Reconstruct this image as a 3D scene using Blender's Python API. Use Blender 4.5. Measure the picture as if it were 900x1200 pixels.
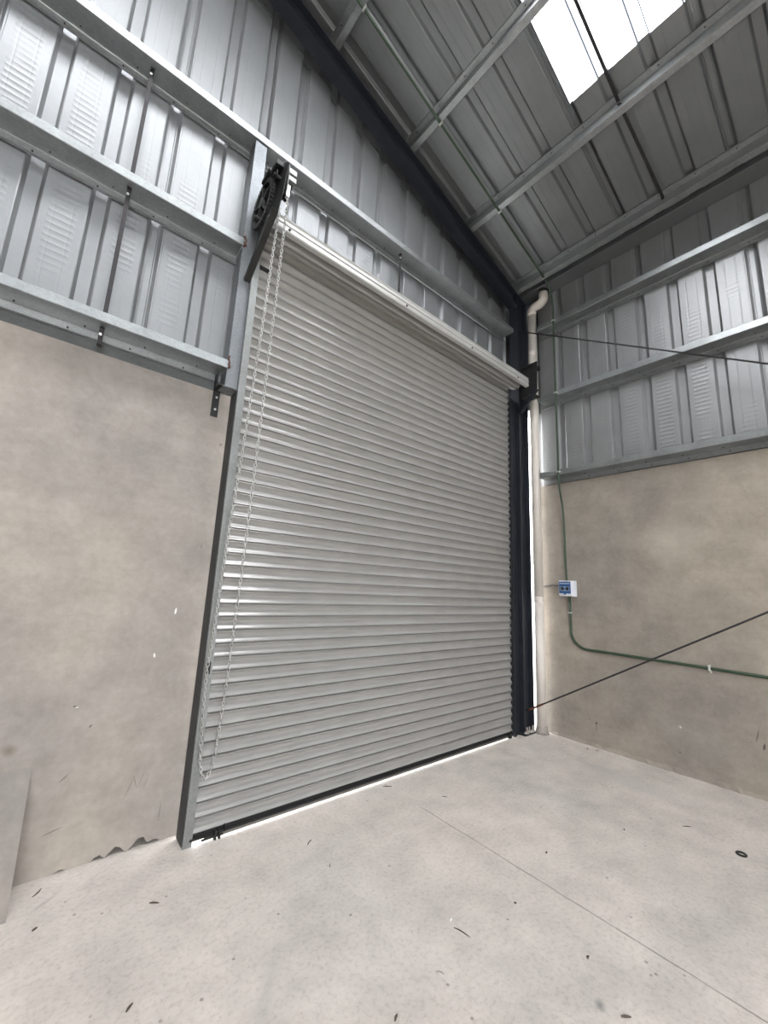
import bpy, math, random
from mathutils import Vector, Matrix
random.seed(7)
S = bpy.context.scene
for o in list(bpy.data.objects):
    bpy.data.objects.remove(o)
COL = S.collection
PI = math.pi

# ------------------------------------------------------------------ camera
CAM_H = 1.6
cam_d = bpy.data.cameras.new('camera')
cam = bpy.data.objects.new('camera', cam_d)
COL.objects.link(cam)
yaw, pitch, roll = -0.688181, 0.186249, 0.046768
f_ = Vector((-math.sin(yaw) * math.cos(pitch), math.cos(yaw) * math.cos(pitch), math.sin(pitch)))
r_ = Vector((math.cos(yaw), math.sin(yaw), 0))
u_ = r_.cross(f_)
rr = math.cos(roll) * r_ + math.sin(roll) * u_
uu = -math.sin(roll) * r_ + math.cos(roll) * u_
M = Matrix((rr, uu, -f_)).transposed().to_4x4()
M.translation = Vector((0, 0, CAM_H))
cam.matrix_world = M
cam_d.sensor_fit = 'VERTICAL'
cam_d.sensor_height = 36.0
cam_d.lens = 474.0 * 36.0 / 1200.0
cam_d.clip_start = 0.05
cam_d.clip_end = 300
S.camera = cam

# ------------------------------------------------------------------ world, daylight, exposure
W = bpy.data.worlds.new('overcast_sky')
S.world = W
W.use_nodes = True
bg = W.node_tree.nodes['Background']
bg.inputs[0].default_value = (0.97, 0.985, 1.0, 1)
bg.inputs[1].default_value = 12.0
S.view_settings.view_transform = 'Standard'
S.view_settings.look = 'None'
S.view_settings.gamma = 1.0
S.view_settings.use_curve_mapping = False
S.view_settings.exposure = 0.22
S.cycles.use_denoising = True
S.cycles.max_bounces = 10
S.cycles.diffuse_bounces = 6
S.cycles.glossy_bounces = 5
S.cycles.transparent_max_bounces = 12
S.cycles.sample_clamp_indirect = 12.0

SL = 0.315                      # roof slope dz/dx
TH = math.atan(SL)
C_PUR, C_SHEET = 7.26, 7.415    # heights at x = 0 of purlin undersides and of the roof sheet
SKY_X = (-4.5, 3.28)
SKYLIGHTS = [(0.455, 1.395), (-3.545, -2.605)]
Y_BACK, X_LEFT, X_RIGHT = -5.6, -8.0, 4.94
Y_FRONT = 3.03


def portal(name, loc, normal, sx, sy):
    l = bpy.data.lights.new(name, 'AREA')
    l.shape = 'RECTANGLE'
    l.size, l.size_y = sx, sy
    l.cycles.is_portal = True
    o = bpy.data.objects.new(name, l)
    COL.objects.link(o)
    o.location = loc
    o.rotation_euler = Vector(normal).to_track_quat('-Z', 'Y').to_euler()
    return o


def daylight(name, loc, rot, sx, sy, watts, color=(1, 1, 1)):
    l = bpy.data.lights.new(name, 'AREA')
    l.shape = 'RECTANGLE'
    l.size, l.size_y = sx, sy
    l.energy = watts
    l.color = color
    o = bpy.data.objects.new(name, l)
    COL.objects.link(o)
    o.location = loc
    o.rotation_euler = rot
    return o


# sky light coming down through the two translucent roof sheets and in through the open doorway at the far end
for k, (ya, yb) in enumerate(SKYLIGHTS):
    xm = (SKY_X[0] + SKY_X[1]) / 2
    daylight('skylight_daylight', (xm, (ya + yb) / 2, C_SHEET - SL * xm + 0.12), (0, TH, 0),
             (SKY_X[1] - SKY_X[0]) / math.cos(TH), yb - ya, 235 if k == 0 else 30, (1.0, 0.975, 0.945))
portal('open_doorway_sky', (-1.0, Y_BACK - 0.02, 2.1), (0, 1, 0), 4.0, 4.2)


# ------------------------------------------------------------------ materials
def new_mat(name):
    m = bpy.data.materials.new(name)
    m.use_nodes = True
    nt = m.node_tree
    return m, nt, nt.nodes['Principled BSDF']


def nd(nt, typ, **kw):
    n = nt.nodes.new(typ)
    for k, v in kw.items():
        if k.startswith('i_'):
            n.inputs[k[2:].replace('_', ' ')].default_value = v
        else:
            setattr(n, k, v)
    return n


def noise(nt, vec, scale, detail=4, rough=0.55):
    n = nd(nt, 'ShaderNodeTexNoise')
    n.inputs['Scale'].default_value = scale
    n.inputs['Detail'].default_value = detail
    n.inputs['Roughness'].default_value = rough
    nt.links.new(vec, n.inputs['Vector'])
    return n.outputs['Fac']


def ramp(nt, fac, stops):
    r = nd(nt, 'ShaderNodeValToRGB')
    e = r.color_ramp.elements
    while len(e) < len(stops):
        e.new(0.5)
    for el, (p, c) in zip(e, stops):
        el.position = p
        el.color = (*c, 1) if len(c) == 3 else c
    nt.links.new(fac, r.inputs['Fac'])
    return r.outputs['Color']


def mixc(nt, fac, a, b, blend='MIX'):
    m = nd(nt, 'ShaderNodeMix', data_type='RGBA', blend_type=blend)
    for sock, v in ((m.inputs[0], fac), (m.inputs[6], a), (m.inputs[7], b)):
        if hasattr(v, 'is_linked'):
            nt.links.new(v, sock)
        elif isinstance(v, (int, float)):
            sock.default_value = v
        else:
            sock.default_value = (*v, 1)
    return m.outputs[2]


def math_(nt, op, a, b=0.0, clamp=False):
    m = nd(nt, 'ShaderNodeMath', operation=op, use_clamp=clamp)
    for sock, v in ((m.inputs[0], a), (m.inputs[1], b)):
        if hasattr(v, 'is_linked'):
            nt.links.new(v, sock)
        else:
            sock.default_value = v
    return m.outputs[0]


def objvec(nt):
    return nd(nt, 'ShaderNodeTexCoord').outputs['Object']


def bump(nt, bsdf, h, strength=0.3, dist=0.01):
    b = nd(nt, 'ShaderNodeBump')
    b.inputs['Strength'].default_value = strength
    b.inputs['Distance'].default_value = dist
    nt.links.new(h, b.inputs['Height'])
    nt.links.new(b.outputs['Normal'], bsdf.inputs['Normal'])


def simple(name, col, rough=0.5, metal=0.0, var=0.12, scale=12.0, bmp=0.0):
    m, nt, b = new_mat(name)
    v = objvec(nt)
    n = noise(nt, v, scale, 5)
    lo = tuple(c * (1 - var) for c in col)
    hi = tuple(min(1, c * (1 + var)) for c in col)
    nt.links.new(ramp(nt, n, [(0.3, lo), (0.7, hi)]), b.inputs['Base Color'])
    b.inputs['Roughness'].default_value = rough
    b.inputs['Metallic'].default_value = metal
    if bmp:
        bump(nt, b, noise(nt, v, scale * 3, 3), bmp, 0.002)
    return m


def marks(nt, vec, col, specs):
    """small stains, chips and scratches on the concrete: (centre, half sizes, tilt, colour, softness)"""
    for c, half, axis, ang, color, soft in specs:
        mp = nd(nt, 'ShaderNodeMapping', vector_type='TEXTURE')
        mp.inputs['Location'].default_value = c
        rot = [0, 0, 0]
        rot['xyz'.index(axis)] = ang
        mp.inputs['Rotation'].default_value = rot
        mp.inputs['Scale'].default_value = half
        nt.links.new(vec, mp.inputs['Vector'])
        ln = nd(nt, 'ShaderNodeVectorMath', operation='LENGTH')
        nt.links.new(mp.outputs['Vector'], ln.inputs[0])
        mr = nd(nt, 'ShaderNodeMapRange')
        mr.inputs['From Min'].default_value = 1.0
        mr.inputs['From Max'].default_value = 1.0 - soft
        nt.links.new(ln.outputs['Value'], mr.inputs['Value'])
        fac = math_(nt, 'MULTIPLY', mr.outputs['Result'], color[3])
        col = mixc(nt, fac, col, color[:3])
    return col


def concrete_wall(name, tone, specs, warm):
    m, nt, b = new_mat(name)
    v = objvec(nt)
    big = noise(nt, v, 0.9, 3, 0.5)
    mid = noise(nt, v, 3.8, 7, 0.66)
    fine = noise(nt, v, 26, 4, 0.6)
    mp = nd(nt, 'ShaderNodeMapping')
    mp.inputs['Scale'].default_value = (1.5, 1.5, 7.0)
    nt.links.new(v, mp.inputs['Vector'])
    trow = noise(nt, mp.outputs['Vector'], 1.6, 5, 0.6)
    t = tone
    c1 = ramp(nt, mid, [(0.33, tuple(x * 0.86 for x in t)), (0.5, t), (0.66, tuple(x * 1.14 for x in t))])
    c2 = ramp(nt, big, [(0.35, (0.84, 0.84, 0.85)), (0.65, (1.08, 1.07 - warm, 1.05 - 2 * warm))])
    col = mixc(nt, 1.0, c1, c2, 'MULTIPLY')
    c3 = ramp(nt, trow, [(0.35, (0.965, 0.965, 0.96)), (0.6, (1.03, 1.03, 1.03))])
    col = mixc(nt, 1.0, col, c3, 'MULTIPLY')
    c4 = ramp(nt, fine, [(0.3, (0.93, 0.93, 0.93)), (0.7, (1.05, 1.05, 1.05))])
    col = mixc(nt, 1.0, col, c4, 'MULTIPLY')
    col = marks(nt, v, col, specs)
    nt.links.new(col, b.inputs['Base Color'])
    b.inputs['Roughness'].default_value = 0.82
    h = math_(nt, 'ADD', math_(nt, 'MULTIPLY', mid, 1.0), math_(nt, 'MULTIPLY', fine, 0.25))
    bump(nt, b, h, 0.35, 0.012)
    return m


DK = (0.06, 0.055, 0.05)
LT = (0.75, 0.74, 0.72)
YF = Y_FRONT
front_marks = [
    ((0.725, YF, 1.386), (0.007, 0.05, 0.024), 'y', 0.1, (*LT, 0.9), 0.3),
    ((0.635, YF, 1.108), (0.007, 0.05, 0.016), 'y', -0.2, (*LT, 0.8), 0.3),
    ((0.263, YF, 0.851), (0.012, 0.05, 0.006), 'y', 0.2, (*DK, 0.8), 0.4),
    ((0.272, YF, 0.846), (0.010, 0.05, 0.005), 'y', 0.2, (*LT, 0.5), 0.4),
    ((0.353, YF, 0.732), (0.006, 0.05, 0.012), 'y', 0.6, (*DK, 0.8), 0.5),
    ((0.008, YF, 0.667), (0.045, 0.05, 0.035), 'y', 0.3, (0.12, 0.09, 0.06, 0.7), 0.9),
    ((0.269, YF, 0.476), (0.035, 0.05, 0.005), 'y', -0.75, (*DK, 0.6), 0.6),
    ((0.256, YF, 0.215), (0.055, 0.05, 0.005), 'y', -0.25, (*DK, 0.55), 0.6),
    ((0.60, YF, 0.345), (0.004, 0.05, 0.06), 'y', 0.35, (*DK, 0.5), 0.7),
    ((0.63, YF, 0.37), (0.004, 0.05, 0.05), 'y', -0.35, (*DK, 0.5), 0.7),
    ((0.66, YF, 0.38), (0.003, 0.05, 0.06), 'y', 0.3, (*DK, 0.45), 0.7),
    ((0.69, YF, 0.36), (0.003, 0.05, 0.05), 'y', 0.25, (*DK, 0.4), 0.7),
    ((0.79, YF, 0.17), (0.004, 0.05, 0.06), 'y', 0.05, (*DK, 0.5), 0.7),
    ((0.877, YF, 2.60), (0.014, 0.05, 0.012), 'y', 0.0, (*DK, 0.6), 0.5),
    ((0.834, YF, 1.834), (0.006, 0.05, 0.02), 'y', 0.1, (*DK, 0.4), 0.6),
]
XR = X_RIGHT
right_marks = [
    ((XR, 2.15, 0.245), (0.05, 0.012, 0.014), 'x', 0, (*DK, 0.9), 0.3),
    ((XR, 2.15, 0.20), (0.05, 0.006, 0.05), 'x', 0.05, (*DK, 0.7), 0.7),
    ((XR, 2.22, 0.27), (0.05, 0.007, 0.007), 'x', 0, (*DK, 0.8), 0.4),
    ((XR, 1.365, 0.418), (0.05, 0.013, 0.013), 'x', 0, (*LT, 0.9), 0.3),
    ((XR, 1.368, 0.418), (0.05, 0.006, 0.009), 'x', 0, (*DK, 0.8), 0.4),
    ((XR, 1.382, 0.187), (0.05, 0.009, 0.011), 'x', 0, (*DK, 0.7), 0.4),
    ((XR, 0.80, 0.50), (0.05, 0.006, 0.07), 'x', 0.25, (*DK, 0.7), 0.6),
    ((XR, 0.765, 0.42), (0.05, 0.010, 0.035), 'x', 0.2, (*DK, 0.9), 0.5),
    ((XR, 1.25, 0.35), (0.05, 0.45, 0.22), 'x', 0.2, (0.26, 0.25, 0.23, 0.35), 1.0),
    ((XR, 1.7, 1.74), (0.05, 0.9, 0.008), 'x', 0.02, (0.27, 0.25, 0.22, 0.5), 0.8),
    ((XR, 1.9, 2.62), (0.05, 0.004, 0.05), 'x', 0.1, (*DK, 0.4), 0.7),
    ((XR, 1.3, 2.2), (0.05, 0.35, 0.30), 'x', 0.0, (0.55, 0.50, 0.42, 0.35), 1.0),
]
M_wallF = concrete_wall('plaster_grey', (0.305, 0.276, 0.250), front_marks, 0.015)
M_wallR = concrete_wall('plaster_warm', (0.295, 0.262, 0.225), right_marks, 0.015)


def floor_mat():
    m, nt, b = new_mat('floor_concrete')
    v = objvec(nt)
    big = noise(nt, v, 0.8, 4, 0.55)
    mid = noise(nt, v, 3.5, 7, 0.62)
    fine = noise(nt, v, 45, 4, 0.65)
    t = (0.535, 0.493, 0.452)
    c1 = ramp(nt, mid, [(0.32, tuple(x * 0.83 for x in t)), (0.52, t), (0.7, tuple(x * 1.13 for x in t))])
    c2 = ramp(nt, big, [(0.32, (0.90, 0.91, 0.91)), (0.68, (1.06, 1.04, 1.02))])
    col = mixc(nt, 1.0, c1, c2, 'MULTIPLY')
    c4 = ramp(nt, fine, [(0.28, (0.80, 0.79, 0.77)), (0.48, (1, 1, 1)), (0.75, (1.08, 1.08, 1.08))])
    col = mixc(nt, 1.0, col, c4, 'MULTIPLY')
    # small dark specks of dirt
    vo = nd(nt, 'ShaderNodeTexVoronoi')
    vo.inputs['Scale'].default_value = 9.0
    nt.links.new(v, vo.inputs['Vector'])
    sp = nd(nt, 'ShaderNodeMapRange')
    sp.inputs['From Min'].default_value = 0.085
    sp.inputs['From Max'].default_value = 0.04
    nt.links.new(vo.outputs['Distance'], sp.inputs['Value'])
    gate = math_(nt, 'GREATER_THAN', noise(nt, v, 2.2, 2), 0.50)
    col = mixc(nt, math_(nt, 'MULTIPLY', math_(nt, 'MULTIPLY', sp.outputs['Result'], gate), 0.65), col, (0.12, 0.10, 0.085))
    # saw-cut joint running away from the door
    sx = nd(nt, 'ShaderNodeSeparateXYZ')
    nt.links.new(v, sx.inputs[0])
    mpj = nd(nt, 'ShaderNodeMapping')
    mpj.inputs['Scale'].default_value = (0.01, 1, 1)
    nt.links.new(v, mpj.inputs['Vector'])
    wob = noise(nt, mpj.outputs['Vector'], 3.0, 4)
    d = math_(nt, 'ABSOLUTE', math_(nt, 'ADD', math_(nt, 'SUBTRACT', sx.outputs['X'], 2.448), math_(nt, 'MULTIPLY', math_(nt, 'SUBTRACT', wob, 0.5), 0.025)))
    jr = nd(nt, 'ShaderNodeMapRange')
    jr.inputs['From Min'].default_value = 0.0065
    jr.inputs['From Max'].default_value = 0.0025
    nt.links.new(d, jr.inputs['Value'])
    ylim = nd(nt, 'ShaderNodeMapRange')
    ylim.inputs['From Min'].default_value = 2.46
    ylim.inputs['From Max'].default_value = 2.30
    nt.links.new(sx.outputs['Y'], ylim.inputs['Value'])
    jm = math_(nt, 'MULTIPLY', jr.outputs['Result'], ylim.outputs['Result'])
    strength = ramp(nt, noise(nt, v, 6, 3), [(0.3, (0.35,) * 3), (0.65, (0.8,) * 3)])
    jm = math_(nt, 'MULTIPLY', jm, strength)
    col = mixc(nt, jm, col, (0.17, 0.145, 0.12))
    col = marks(nt, v, col, [
        ((1.978, 0.899, 0), (0.035, 0.025, 0.05), 'z', 0.5, (0.15, 0.15, 0.15, 0.75), 0.9),
        ((0.95, 1.75, 0), (0.28, 0.05, 0.05), 'z', 0.9, (0.36, 0.34, 0.32, 0.55), 1.0),
        ((1.6, 2.35, 0), (0.5, 0.05, 0.05), 'z', 0.15, (0.40, 0.38, 0.36, 0.5), 1.0),
        ((0.25, 2.8, 0), (0.02, 0.09, 0.05), 'z', -0.9, (0.25, 0.23, 0.21, 0.5), 0.9),
        ((3.2, 1.0, 0), (0.30, 0.16, 0.05), 'z', 0.6, (0.40, 0.37, 0.34, 0.5), 1.0),
        ((4.3, 1.6, 0), (0.25, 0.7, 0.05), 'z', 0.1, (0.46, 0.44, 0.42, 0.5), 1.0),
    ])
    nt.links.new(col, b.inputs['Base Color'])
    b.inputs['Roughness'].default_value = 0.72
    h = math_(nt, 'ADD', math_(nt, 'MULTIPLY', mid, 1.0), math_(nt, 'MULTIPLY', fine, 0.15))
    h = math_(nt, 'SUBTRACT', h, math_(nt, 'MULTIPLY', jm, 0.5))
    bump(nt, b, h, 0.35, 0.012)
    return m


M_kerb = concrete_wall('kerb_plaster', (0.235, 0.213, 0.193), [], 0.0)
M_floor = floor_mat()


def sheet_mat(name, axis, x0, base=(0.245, 0.253, 0.262), rough=0.42, metal=0.5):
    """bare zinc-aluminium sheet; the flats carry a ladder of shallow pressed ridges"""
    m, nt, b = new_mat(name)
    v = objvec(nt)
    n = noise(nt, v, 3.0, 4)
    sp = nd(nt, 'ShaderNodeTexVoronoi')
    sp.inputs['Scale'].default_value = 160
    nt.links.new(v, sp.inputs['Vector'])
    c = ramp(nt, n, [(0.3, tuple(x * 0.93 for x in base)), (0.7, tuple(x * 1.05 for x in base))])
    spc = ramp(nt, sp.outputs['Distance'], [(0.0, (0.95,) * 3), (0.8, (1.03,) * 3)])
    nt.links.new(mixc(nt, 1.0, c, spc, 'MULTIPLY'), b.inputs['Base Color'])
    b.inputs['Metallic'].default_value = metal
    b.inputs['Roughness'].default_value = rough
    s = nd(nt, 'ShaderNodeSeparateXYZ')
    nt.links.new(v, s.inputs[0])
    if axis:
        along = s.outputs['X' if axis == 'x' else 'Y']
        u = math_(nt, 'FRACT', math_(nt, 'DIVIDE', math_(nt, 'SUBTRACT', along, x0), 0.3333))
        du = math_(nt, 'ABSOLUTE', math_(nt, 'SUBTRACT', u, 0.5))
        mr = nd(nt, 'ShaderNodeMapRange', interpolation_type='SMOOTHSTEP')
        mr.inputs['From Min'].default_value = 0.225
        mr.inputs['From Max'].default_value = 0.185
        nt.links.new(du, mr.inputs['Value'])
        w = math_(nt, 'SINE', math_(nt, 'MULTIPLY', s.outputs['Z'], 2 * PI / 0.045))
        w = math_(nt, 'POWER', math_(nt, 'ADD', math_(nt, 'MULTIPLY', w, 0.5), 0.5), 2.0)
        g = nd(nt, 'ShaderNodeMapRange', interpolation_type='SMOOTHSTEP')
        g.inputs['From Min'].default_value = 0.42
        g.inputs['From Max'].default_value = 0.58
        nt.links.new(noise(nt, v, 1.7, 2), g.inputs['Value'])
        zg = nd(nt, 'ShaderNodeMapRange', interpolation_type='SMOOTHSTEP')
        zg.inputs['From Min'].default_value = 5.25
        zg.inputs['From Max'].default_value = 4.95
        nt.links.new(s.outputs['Z'], zg.inputs['Value'])
        lad = math_(nt, 'MULTIPLY', math_(nt, 'MULTIPLY', w, mr.outputs['Result']), math_(nt, 'MULTIPLY', g.outputs['Result'], zg.outputs['Result']))
        h = math_(nt, 'ADD', lad, math_(nt, 'MULTIPLY', noise(nt, v, 5.0, 2), 0.8))
        bump(nt, b, h, 0.30, 0.0045)
    else:
        bump(nt, b, noise(nt, v, 4.0, 3), 0.25, 0.006)
    return m


M_sheetF = sheet_mat('zinc_sheet_front', 'x', 0.25)
M_sheetR = sheet_mat('zinc_sheet_side', 'y', 0.43 - 0.3333, (0.30, 0.305, 0.31), 0.40, 0.6)
M_sheetC = sheet_mat('zinc_sheet_roof', None, 0, (0.235, 0.243, 0.25), 0.42, 0.75)


def galv(name, base=(0.34, 0.355, 0.36), rough=0.33, metal=0.75):
    m, nt, b = new_mat(name)
    v = objvec(nt)
    vo = nd(nt, 'ShaderNodeTexVoronoi')
    vo.inputs['Scale'].default_value = 90
    nt.links.new(v, vo.inputs['Vector'])
    sepc = nd(nt, 'ShaderNodeSeparateColor')
    nt.links.new(vo.outputs['Color'], sepc.inputs[0])
    n = noise(nt, v, 5, 5)
    c = ramp(nt, sepc.outputs[0], [(0.0, tuple(x * 0.92 for x in base)), (1.0, tuple(min(1, x * 1.08) for x in base))])
    c2 = ramp(nt, n, [(0.3, (0.85,) * 3), (0.7, (1.08,) * 3)])
    nt.links.new(mixc(nt, 1.0, c, c2, 'MULTIPLY'), b.inputs['Base Color'])
    b.inputs['Metallic'].default_value = metal
    rg = math_(nt, 'ADD', math_(nt, 'MULTIPLY', sepc.outputs[1], 0.08), rough - 0.03)
    nt.links.new(rg, b.inputs['Roughness'])
    return m


M_galv = galv('galvanised_steel')
M_post = galv('galvanised_post', (0.20, 0.212, 0.225), 0.45, 0.7)
M_door = simple('door_slat_paint', (0.36, 0.355, 0.342), 0.24, 0.3, 0.04, 6)
M_hood = simple('hood_paint', (0.40, 0.395, 0.38), 0.4, 0.1, 0.05, 8)
M_guide = galv('guide_steel', (0.27, 0.28, 0.275), 0.45, 0.7)
M_shadeflash = galv('shade_toned_flashing', (0.10, 0.105, 0.105), 0.6, 0.5)  # flashing grey darkened for the shade under the girt
M_navy = simple('navy_primer', (0.015, 0.018, 0.025), 0.45, 0.1, 0.2, 7)
M_black = simple('black_steel', (0.006, 0.006, 0.0065), 0.55, 0.0, 0.3, 15)
M_iron = simple('raw_black_iron', (0.025, 0.022, 0.024), 0.6, 0.3, 0.3, 20)
M_rubber = simple('black_rubber', (0.012, 0.012, 0.013), 0.7, 0.0, 0.2, 30)
M_pvc = simple('cream_pvc', (0.66, 0.61, 0.56), 0.35, 0.0, 0.06, 5)
M_green = simple('green_conduit_paint', (0.035, 0.062, 0.035), 0.4, 0.15, 0.15, 12)
M_white = simple('white_plastic', (0.70, 0.72, 0.76), 0.35, 0.0, 0.04, 10)
M_blue = simple('blue_tinted_plastic', (0.045, 0.11, 0.27), 0.2, 0.0, 0.1, 10)
M_blue2 = simple('pale_blue_plastic', (0.30, 0.40, 0.52), 0.25, 0.0, 0.1, 10)
M_chain = simple('zinc_plated_chain', (0.48, 0.48, 0.47), 0.30, 0.9, 0.1, 40)
M_zinc = simple('zinc_plated_bolt', (0.75, 0.75, 0.74), 0.3, 0.8, 0.1, 40)
M_rust = simple('rusty_weld', (0.10, 0.035, 0.018), 0.85, 0.1, 0.4, 60)
M_twig = simple('dry_twig', (0.075, 0.06, 0.045), 0.9, 0.0, 0.4, 60)
M_chip = simple('plaster_crumb', (0.33, 0.30, 0.27), 0.9, 0.0, 0.25, 50)
M_pale = simple('white_chip', (0.75, 0.74, 0.72), 0.8, 0.0, 0.1, 50)
M_ground = simple('outside_concrete', (0.62, 0.61, 0.58), 0.9, 0.0, 0.06, 2)
M_cable = simple('grey_cable_sleeve', (0.13, 0.12, 0.11), 0.6, 0.0, 0.2, 30)
M_sideshade = simple('guide_shade_strip', (0.028, 0.028, 0.03), 0.6, 0.0, 0.15, 10)  # dark tone standing for shade on the guide's side
M_tie = simple('pale_clip', (0.62, 0.63, 0.60), 0.35, 0.6, 0.1, 30)


def skylight_mat():
    m, nt, b = new_mat('translucent_roof_sheet')
    out = nt.nodes['Material Output']
    nt.nodes.remove(b)
    v = objvec(nt)
    n = ramp(nt, noise(nt, v, 5, 4), [(0.3, (0.84, 0.86, 0.89)), (0.7, (0.93, 0.94, 0.96))])
    tl = nd(nt, 'ShaderNodeBsdfTranslucent')
    tp = nd(nt, 'ShaderNodeBsdfTransparent')
    s = nd(nt, 'ShaderNodeSeparateXYZ')
    nt.links.new(v, s.inputs[0])
    u = math_(nt, 'FRACT', math_(nt, 'ADD', math_(nt, 'DIVIDE', math_(nt, 'SUBTRACT', s.outputs['Y'], 0.425), 0.33333), 0.5))
    du = math_(nt, 'ABSOLUTE', math_(nt, 'SUBTRACT', math_(nt, 'ABSOLUTE', math_(nt, 'SUBTRACT', u, 0.5)), 0.13))
    sr = nd(nt, 'ShaderNodeMapRange', interpolation_type='SMOOTHSTEP')      # steep rib sides dimmed in the colour so the ribs show
    sr.inputs['From Min'].default_value = 0.040
    sr.inputs['From Max'].default_value = 0.010
    nt.links.new(du, sr.inputs['Value'])
    n = mixc(nt, sr.outputs['Result'], n, (0.015, 0.017, 0.02))
    nt.links.new(n, tl.inputs['Color'])
    nt.links.new(n, tp.inputs['Color'])
    mx = nd(nt, 'ShaderNodeMixShader')
    mx.inputs[0].default_value = 0.45
    nt.links.new(tp.outputs[0], mx.inputs[1])
    nt.links.new(tl.outputs[0], mx.inputs[2])
    nt.links.new(mx.outputs[0], out.inputs['Surface'])
    return m


M_sky = skylight_mat()


# ------------------------------------------------------------------ mesh helpers
class MB:
    def __init__(s):
        s.v, s.f, s.sm = [], [], []

    def add(s, vs, fs, smooth=False):
        k = len(s.v)
        s.v += [tuple(p) for p in vs]
        for q in fs:
            s.f.append([i + k for i in q])
            s.sm.append(smooth)
        return s

    def box(s, lo, hi):
        (a, b, c), (d, e, f) = lo, hi
        return s.add([(a, b, c), (d, b, c), (d, e, c), (a, e, c), (a, b, f), (d, b, f), (d, e, f), (a, e, f)],
                     [(0, 3, 2, 1), (4, 5, 6, 7), (0, 1, 5, 4), (1, 2, 6, 5), (2, 3, 7, 6), (3, 0, 4, 7)])

    def bar(s, p, q, w, h, up=(0, 0, 1)):
        """rectangular bar from p to q"""
        p, q = Vector(p), Vector(q)
        d = (q - p).normalized()
        sd = d.cross(Vector(up))
        sd.normalize()
        up2 = sd.cross(d)
        vs = [e + sd * (a * w / 2) + up2 * (b * h / 2) for e in (p, q) for a, b in ((-1, -1), (1, -1), (1, 1), (-1, 1))]
        return s.add(vs, [(0, 3, 2, 1), (4, 5, 6, 7), (0, 1, 5, 4), (1, 2, 6, 5), (2, 3, 7, 6), (3, 0, 4, 7)])

    def tube(s, pts, r, n=12, caps=True, closed=False):
        pts = [Vector(p) for p in pts]
        m = len(pts)
        rs = r if isinstance(r, (list, tuple)) else [r] * m
        vs, fs = [], []
        prev = None
        for i, p in enumerate(pts):
            if closed:
                t = pts[(i + 1) % m] - pts[i - 1]
            else:
                t = pts[min(i + 1, m - 1)] - pts[max(i - 1, 0)]
            t.normalize()
            if prev is None:
                a = Vector((0, 0, 1)) if abs(t.z) < 0.9 else Vector((1, 0, 0))
                nrm = a - t * a.dot(t)
            else:
                nrm = prev - t * prev.dot(t)
            nrm.normalize()
            prev = nrm
            bn = t.cross(nrm)
            for j in range(n):
                an = 2 * PI * j / n
                vs.append(p + (nrm * math.cos(an) + bn * math.sin(an)) * rs[i])
        for i in range(m if closed else m - 1):
            a, b = i * n, ((i + 1) % m) * n
            for j in range(n):
                k = (j + 1) % n
                fs.append((a + j, a + k, b + k, b + j))
        s.add(vs, fs, True)
        if caps and not closed:
            k = len(s.v) - m * n
            s.f.append([k + j for j in reversed(range(n))]); s.sm.append(False)
            s.f.append([k + (m - 1) * n + j for j in range(n)]); s.sm.append(False)
        return s

    def strip(s, sec, p, q, ax_u, ax_v, thick):
        """thin folded-metal section: polyline sec (u,v) given thickness, swept from p to q"""
        p, q, U, V = Vector(p), Vector(q), Vector(ax_u), Vector(ax_v)
        n = len(sec)
        offs = []
        for i in range(n):
            a = Vector(sec[max(i - 1, 0)]); b = Vector(sec[i]); c = Vector(sec[min(i + 1, n - 1)])
            d1 = (b - a).normalized() if i > 0 else (c - b).normalized()
            d2 = (c - b).normalized() if i < n - 1 else d1
            n1, n2 = Vector((-d1.y, d1.x)), Vector((-d2.y, d2.x))
            mm = n1 + n2
            mm /= max(mm.dot(n1), 0.35)
            offs.append(b + mm * thick)
        loop = [Vector(t) for t in sec] + offs[::-1]
        return s.prism([(t.x, t.y) for t in loop], p, q, U, V, quads=n)

    def prism(s, poly, p, q, U, V, quads=0):
        p, q, U, V = Vector(p), Vector(q), Vector(U), Vector(V)
        n = len(poly)
        vs = [e + U * a + V * b for e in (p, q) for a, b in poly]
        fs = [(i, (i + 1) % n, n + (i + 1) % n, n + i) for i in range(n)]
        if quads:
            for i in range(quads - 1):
                j = n - 1 - i
                fs.append((i, j, j - 1, i + 1))
                fs.append((n + i, n + i + 1, n + j - 1, n + j))
        else:
            fs += [tuple(reversed(range(n))), tuple(range(n, 2 * n))]
        return s.add(vs, fs)

    def cyl(s, p, q, r, n=16):
        return s.tube([p, q], r, n)

    def build(s, name, mat, parent=None, bevel=0.0, fix=True):
        me = bpy.data.meshes.new(name)
        me.from_pydata(s.v, [], s.f)
        for p, k in zip(me.polygons, s.sm):
            p.use_smooth = k
        me.materials.append(mat)
        me.update()
        if fix:
            import bmesh
            bm = bmesh.new()
            bm.from_mesh(me)
            bmesh.ops.recalc_face_normals(bm, faces=bm.faces)
            bm.to_mesh(me)
            bm.free()
        o = bpy.data.objects.new(name, me)
        COL.objects.link(o)
        if parent:
            o.parent = parent
            o.matrix_parent_inverse = Matrix.Translation(-parent.location) if parent.type == 'EMPTY' else Matrix()
        if bevel:
            bv = o.modifiers.new('edge', 'BEVEL')
            bv.width = bevel
            bv.segments = 2
            bv.limit_method = 'ANGLE'
        return o


def tag(o, label, cat, group=None):
    o['label'] = label
    o['category'] = cat
    o['kind'] = 'thing'
    if group:
        o['group'] = group
    return o


def thing(name, loc, label, cat, group=None):
    o = bpy.data.objects.new(name, None)
    COL.objects.link(o)
    o.location = loc
    o.empty_display_size = 0.1
    return tag(o, label, cat, group)


def struct(o):
    o['kind'] = 'structure'
    return o


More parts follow.
